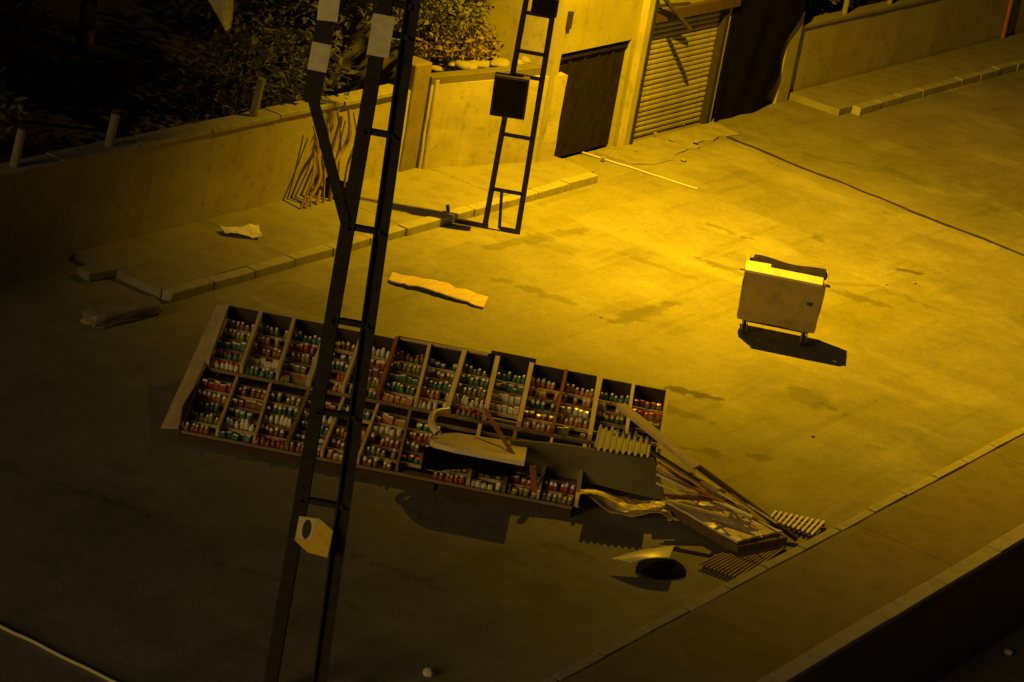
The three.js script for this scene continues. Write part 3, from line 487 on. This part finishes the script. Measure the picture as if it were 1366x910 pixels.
for (let i = 0; i < NB; i++) for (let k = 0; k < ROWS; k++) {
  if (k === 5) continue;
  const skip = rnd(), kind = kinds[Math.floor(rnd() * 6)], warm = k > 5 && i > 6, col = warm ? ['orange', 'red', 'green', 'white', 'olive', 'teal', 'orange'][Math.floor(rnd() * 7)] : cols[Math.floor(rnd() * cols.length)], cap = rnd() < 0.8 ? 'white' : rnd() < 0.7 ? 'yellow' : 'red';
  if (k < 5 && i >= 11) continue;
  if (skip < 0.05 || (k < 5 && k > 1 && i >= 7 && i <= 10) ||  (i >= 11 && k < 8)) continue;
  const n = kind === 'jar' || kind === 'packet' ? 5 : 6;
  for (let j = 0; j < n; j++) {
    if (rnd() < 0.07) continue;
    const o = goods(kind, col, cap, i, k), x = i * BAY + 0.035 + (BAY - 0.07) * (j + 0.5) / n + rr(-0.01, 0.01), z = -rowD(k) + rr(-0.035, 0.04);
    o.position.copy(inRack(x, rowY(k), z)); o.rotation.set(rr(-0.14, 0.14), kind === 'packet' ? rackTurn + rr(-0.3, 0.3) : rr(0, 6), rr(-0.14, 0.14)); o.scale.set(kind === 'jar' || kind === 'packet' ? 0.9 : 1.02, rr(0.48, 0.68) * (kind === 'jar' ? 1.25 : 1), kind === 'jar' ? 0.9 : 1.02).multiplyScalar(rr(0.92, 1.08)); goodsCount++;
  }
}

// ---------------------------------------------------------------- things fallen over the rack
solo('cream_board', sheet(at(574, 572, 0.56), at(704, 592, 0.56), at(700, 616, 0.7), at(574, 592, 0.7), 16, 8, 0.06, (u, v) => 0.015 * Math.sin(v * 3.1) - 0.05 * (1 - sm(0, 0.22, u)), (u, v) => [u + (u < 0.3 ? (0.3 - u) * 0.9 * Math.pow(Math.abs(2 * v - 1), 2.5) : 0), v]), M.cream, 'cream coloured board with a rounded end lying across the rack', 'board');
solo('gap_shade', sheet(at(566, 596, 0.52), at(684, 612, 0.52), at(690, 638, 0.36), at(562, 622, 0.34), 20, 10, 0.012, (u, v) => 0.05 * Math.sin(u * 11 + v * 3) + 0.06 * (fbm(u * 5, v * 4, 137, 3) - 0.5), (u, v) => [u, v * (0.85 + 0.35 * fbm(u * 6, 4, 139, 3))]), M.tarp, 'black sheet put in for the shade before the cream board', 'cloth');  // near-black sheet standing in for the shade under the board's front edge
solo('sagging_sheet', sheet(at(678, 586, 0.66), at(872, 608, 0.66), at(888, 664, 0.22), at(702, 628, 0.25), 16, 8, 0.04, (u, v) => 0.05 * Math.sin(u * 5) + 0.03 * (fbm(u * 5, v * 3, 131, 3) - 0.5)), M.darkSheet, 'large dark sheet sagging over the front of the rack', 'sheet');
solo('corrugated_sheet', sheet(at(800, 566, 0.78), at(870, 582, 0.78), at(866, 608, 0.8), at(792, 598, 0.8), 72, 4, 0.006, (u) => 0.028 * Math.sin(u * 6.283 * 9), (u, v) => [u, v + (v < 0.2 ? 0.16 * hash(Math.floor(u * 9), 2, 5) : 0)]), std(lin(0.72, 0.7, 0.55), 0.35, mottle, 1), 'pale corrugated sheet leaning on the dark sagging sheet', 'sheet');
solo('stick', bar(at(647, 546, 0.85), at(693, 620, 0.62), 0.045, 0.045, UP, 0.2), M.redWood, 'red brown stick lying slanted across the cream board', 'stick');
solo('short_post', bar(at(714, 672, 0.02), at(711, 622, 0.5), 0.085, 0.06, TOCAM, 0.15), M.redWood, 'short red brown post upright before the dark sagging sheet', 'post');
solo('curved_bracket', tube([at(598, 548, 0.75), at(580, 552, 0.75), at(576, 566, 0.7), at(584, 578, 0.64)], 0.05, 16, 8), M.cream, 'cream curved bracket beside the rounded end of the cream board', 'bracket');
solo('beam', bar(at(828, 541, 1.02), at(930, 624, 0.64), 0.17, 0.05, UP, 0.15), M.divider, 'thick pale beam sloping down from the end of the rack', 'beam');
solo('dark_beam', bar(at(900, 600, 0.72), at(1064, 720, 0.05), 0.07, 0.06, UP, 0.15), M.darkWood, 'long dark beam reaching from the rack toward the kerb', 'beam');
const loose = [[[862, 598, 0.72], [1000, 686, 0.3], 0.06, 'wood', 'brown lath sloping down beside the long dark beam'], [[876, 624, 0.6], [958, 664, 0.34], 0.08, 'paleWood', 'pale lath fallen between the dark sagging sheet and the dark beam'], [[876, 632, 0.5], [920, 652, 0.42], 0.05, 'plate', 'short white painted lath beside the dark sagging sheet'], [[905, 640, 0.52], [1010, 694, 0.3], 0.05, 'redWood', 'red brown lath on the fallen cream slab'], [[955, 668, 0.4], [1004, 690, 0.36], 0.045, 'plate', 'short white lath on the fallen cream slab'], [[884, 660, 0.42], [980, 668, 0.4], 0.03, 'darkWood', 'thin dark lath crossing above the cream slab'], [[893, 668, 0.4], [972, 690, 0.36], 0.06, 'paleWood', 'pale lath along the back of the cream slab'], [[890, 662, 0.4], [948, 666, 0.38], 0.07, 'redWood', 'reddish lath at the head of the cream slab']];
for (const [a, b, w, m, l] of loose) solo('lath', bar(at(...a), at(...b), w * 1.4, w * 0.5, UP, 0.15), M[m], l, 'lath', 'laths fallen beside the rack');
seed = 415;
for (let i = 0; i < 30; i++) { // tangle of thin splinters over and beside the slab
  const u = rnd(), x = 872 + 130 * u + rr(-8, 8), y = 622 + 62 * u + rr(-14, 22), h = 0.5 - 0.18 * u + rr(-0.06, 0.06), l = rr(14, 46), sl = rr(0.15, 0.95), w = rr(0.014, 0.04);
  const a = at(x, y, h), b = at(x + l, y + l * sl, h - rr(0, 0.1)), q = i % 5, m = [M.divider, M.cream, M.wood, M.redWood, M.plate][q];
  solo('splinter', bar(a, b, w, w * 0.5, V(rr(-0.4, 0.4), 1, rr(-0.4, 0.4)).normalize()), m, ['pale', 'cream', 'brown', 'red brown', 'white'][q] + ' wooden splinter in the tangle around the fallen cream slab', 'splinter', ['pale', 'cream', 'brown', 'red brown', 'white'][q] + ' splinters around the slab');
}
{ const c = at(960, 712); const t = thing('fallen_slab', 'cream topped slab with thick dark sides fallen near the kerb', 'slab', V(c.x, 0, c.z));
  const a = at(888, 668, 0.24), b = at(948, 664, 0.26), cc = at(1044, 708, 0.2), d = at(984, 722, 0.2);
  part('top', sheet(a, b, cc, d, 20, 10, 0.03, (u, v) => 0.05 * (fbm(u * 6, v * 5, 141, 3) - 0.5)), M.cream, t);
  part('core', sheet(a.clone().add(V(0, -0.03, 0)), b.clone().add(V(0, -0.03, 0)), cc.clone().add(V(0.1, -0.045, 0.02)), d.clone().add(V(0.05, -0.04, 0.05)), 10, 6, 0.12, () => 0), M.slabCore, t); }
solo('crumpled_sheet', sheet(at(764, 652, 0.08), at(888, 670, 0.08), at(896, 694, 0.1), at(790, 674, 0.1), 22, 10, 0.01, (u, v) => 0.06 * Math.sin(u * 7 + v * 2) * (0.5 + v * 0.5) + 0.1 * (fbm(u * 5, v * 5, 151, 4) - 0.5)), std(lin(0.7, 0.56, 0.22), 0.45, mottle, 1.5), 'crumpled yellowish sheet on the ground before the dark sagging sheet', 'sheet');
{ // heap of small goods slid to the ground
  const pts = [[722, 652], [728, 648], [735, 652], [741, 657], [746, 660], [733, 660], [726, 660], [739, 664], [748, 666], [757, 664], [690, 655], [697, 652], [660, 650], [646, 648], [652, 652]];
  pts.forEach(([x, y], i) => { const o = goods('jar', i % 2 ? 'orange' : 'white', 'white', 0, 0), p = at(x, y + 6, 0); o.position.set(p.x, i < 9 ? 0.09 : 0.06, p.z); o.rotation.set(rr(0.9, 1.5), rr(0, 6), rr(-0.3, 0.3)); o.scale.setScalar(1.15); o.userData.label = (i % 2 ? 'orange' : 'white') + ' jar tipped over on the road before the rack'; o.userData.group = (i % 2 ? 'orange' : 'white') + ' jars spilled before the rack'; });
}
function slatted(name, label, a, b, c, d, n, mat, rail) { // slats run from edge a-b to edge d-c
  const m = a.clone().add(c).multiplyScalar(0.5); m.y = 0; const t = thing(name, label, 'slatted panel', m);
  for (let i = 0; i < n; i++) { const u = (i + 0.5) / n; part('slat', bar(a.clone().lerp(b, u), d.clone().lerp(c, u), a.distanceTo(b) / n * 0.5, 0.02, UP, 0.1), mat, t); }
  for (const v of [0.15, 0.85]) part('rail', bar(a.clone().lerp(d, v).add(V(0, -0.025, 0)), b.clone().lerp(c, v).add(V(0, -0.025, 0)), 0.05, 0.024), rail, t);
}
slatted('slatted_panel', 'white slatted panel lying on the road beside the kerb', at(1032, 681, 0.06), at(1103, 696, 0.06), at(1086, 714, 0.06), at(1022, 693, 0.06), 10, M.plate, M.darkWood);
slatted('slatted_panel', 'dull broken slatted panel lying in the shadow of the fallen slab', at(985, 728, 0.06), at(1050, 730, 0.06), at(990, 774, 0.06), at(930, 752, 0.06), 12, M.wood, M.darkWood);
solo('plate_shadow', sheet(at(846, 746, 0.06), at(902, 744, 0.06), at(924, 770, 0.02), at(856, 774, 0.02), 24, 20, 0.02, (u, v) => (0.08 + 0.1 * (fbm(u * 3, v * 3, 161, 3) - 0.42)) * Math.sin(Math.PI * u) * Math.sin(Math.PI * v), (u, v) => { const x = 2 * u - 1, y = 2 * v - 1; return [0.5 + 0.5 * x * Math.sqrt(1 - y * y * 0.45) * (0.92 + 0.2 * fbm(v * 3, x > 0 ? 1 : 7, 163, 2)), 0.5 + 0.5 * y * Math.sqrt(1 - x * x * 0.45)]; }), M.shadowSheet, 'black sheet put in for the shadow below a bent plate', 'shadow_sheet');  // dark sheet in place of the shadow that the bent plate casts
solo('bent_plate', sheet(at(816, 745, 0.14), at(900, 728, 0.24), at(893, 744, 0.26), at(842, 750, 0.17), 14, 6, 0.012, (u, v) => 0.03 * Math.sin(u * 3.1) + 0.012 * Math.sin(v * 3)), std(lin(0.78, 0.7, 0.42), 0.35, mottle, 1.5), 'bent pale metal plate resting on the black shadow sheet', 'plate');

// ---------------------------------------------------------------- litter
solo('fallen_plank', sheet(at(524, 362, 0.05), at(652, 394, 0.05), at(646, 407, 0.05), at(518, 374, 0.05), 24, 3, 0.02, (u, v) => 0.025 * Math.sin(u * 4), (u, v) => [u, v + 0.5 * (fbm(u * 9, v * 1.4, 171, 3) - 0.5)]), M.paleWood, 'long pale splintered plank lying alone on the road', 'plank');
solo('crumpled_paper', sheet(at(293, 305, 0.17), at(345, 300, 0.2), at(350, 318, 0.16), at(300, 312, 0.16), 12, 6, 0.006, (u, v) => 0.12 * (fbm(u * 4, v * 3, 181, 3) - 0.4)), M.paper, 'crumpled white paper on the pavement by the garden wall', 'paper');
{ const a = at(730, 188, 0.02), b = at(1000, 274, 0.02), pts = [...Array(14)].map((_, i) => a.clone().lerp(b, i / 13 * 0.75).add(V(0, 0, 0.03 * (hash(i, 3, 4) - 0.5))));
  solo('rope', tube(pts, 0.016, 50, 6), M.rope, 'pale rope lying from the dark gate out over the road', 'rope'); }
{ const a = at(-12, 829, 0.02), b = at(160, 914, 0.02), pts = [...Array(12)].map((_, i) => a.clone().lerp(b, i / 11).add(V(0, 0, 0.02 * (hash(i, 5, 4) - 0.5))));
  solo('rope', tube(pts, 0.02, 50, 6), M.rope, 'pale rope lying alone on the dark end of the road', 'rope'); }
function lump(name, label, cat, p, r, mat, s, flat = 0.6, group) {
  const g = new THREE.IcosahedronGeometry(r, 2), q = g.attributes.position;
  for (let i = 0; i < q.count; i++) { const v = V().fromBufferAttribute(q, i), k = 0.7 + 0.6 * vnoise(v.x / r * 1.3 + s, v.y / r * 1.3 + v.z / r * 1.7, s); q.setXYZ(i, v.x * k, v.y * k * flat, v.z * k); }
  g.computeVertexNormals(); g.computeBoundingBox(); return solo(name, g.translate(p.x, p.y - g.boundingBox.min.y - 0.004, p.z), mat, label, cat, group);
}
lump('paper_ball', 'crumpled paper ball on the road beyond the pole foot', 'paper', at(570, 902, 0), 0.055, M.paper, 5, 0.9);
lump('stone', 'small pale stone on the dark yard below the parapet', 'stone', at(1345, 872, -1.02), 0.05, M.paper, 6);
// broken kerb blocks at the end of the pavement
{ const c = at(160, 425); const t = thing('concrete_block', 'long broken concrete block lying in the gutter where the pavement ends', 'concrete block', V(c.x, 0, c.z));
  const a = at(108, 432), b = at(204, 410), d = b.clone().sub(a), g = new THREE.IcosahedronGeometry(1, 4), p = g.attributes.position;
  for (let i = 0; i < p.count; i++) { const v = V().fromBufferAttribute(p, i), k = Math.pow(Math.abs(v.x) ** 6 + Math.abs(v.y) ** 6 + Math.abs(v.z) ** 6, -1 / 6) * (0.72 + 0.45 * fbm(v.x * 2.2 + 5, v.y * 2.2 + v.z * 1.8 + 3, 191, 4)); p.setXYZ(i, v.x * k * d.length() * 0.48, v.y * k * 0.12 + 0.09, v.z * k * 0.2); }
  g.computeVertexNormals(); g.rotateY(Math.atan2(-d.z, d.x)); mesh('block', g, M.concrete, t); }
solo('concrete_piece', bar(at(110, 366, 0.07), at(158, 358, 0.08), 0.3, 0.14, UP, 0.15), M.concrete, 'broken flat piece of concrete beside the end of the pavement', 'concrete piece');
seed = 991;
for (let i = 0; i < 30; i++) { const near = i < 16, p = near ? V(rr(-24.8, -23.2), 0.0, rr(-46.5, -39.6)) : V(rr(-23, -13.8), 0, rr(-46, -24)); if (p.z > -40 && p.x < -23.2) continue; const d = inRack(0, 0, 0); if (p.z > -32 && p.x < -15) continue;
  lump('rubble_stone', near ? 'small piece of rubble on the ramp before the house' : 'small piece of rubble lying loose on the road', 'stone', V(p.x, near && p.x < -23.7 ? 0.06 : 0.0, p.z), rr(0.015, near ? 0.09 : 0.035), M.concrete, 20 + i, 0.6, near ? 'rubble on the ramp' : 'rubble on the road'); }

console.log('goods', goodsCount);
const renderer = new THREE.WebGLRenderer({ antialias: true });
renderer.setSize(1024, 682);
renderer.toneMapping = THREE.LinearToneMapping; renderer.toneMappingExposure = EXPOSURE;
renderer.shadowMap.enabled = true; renderer.shadowMap.type = THREE.PCFSoftShadowMap;
renderer.render(scene, camera);
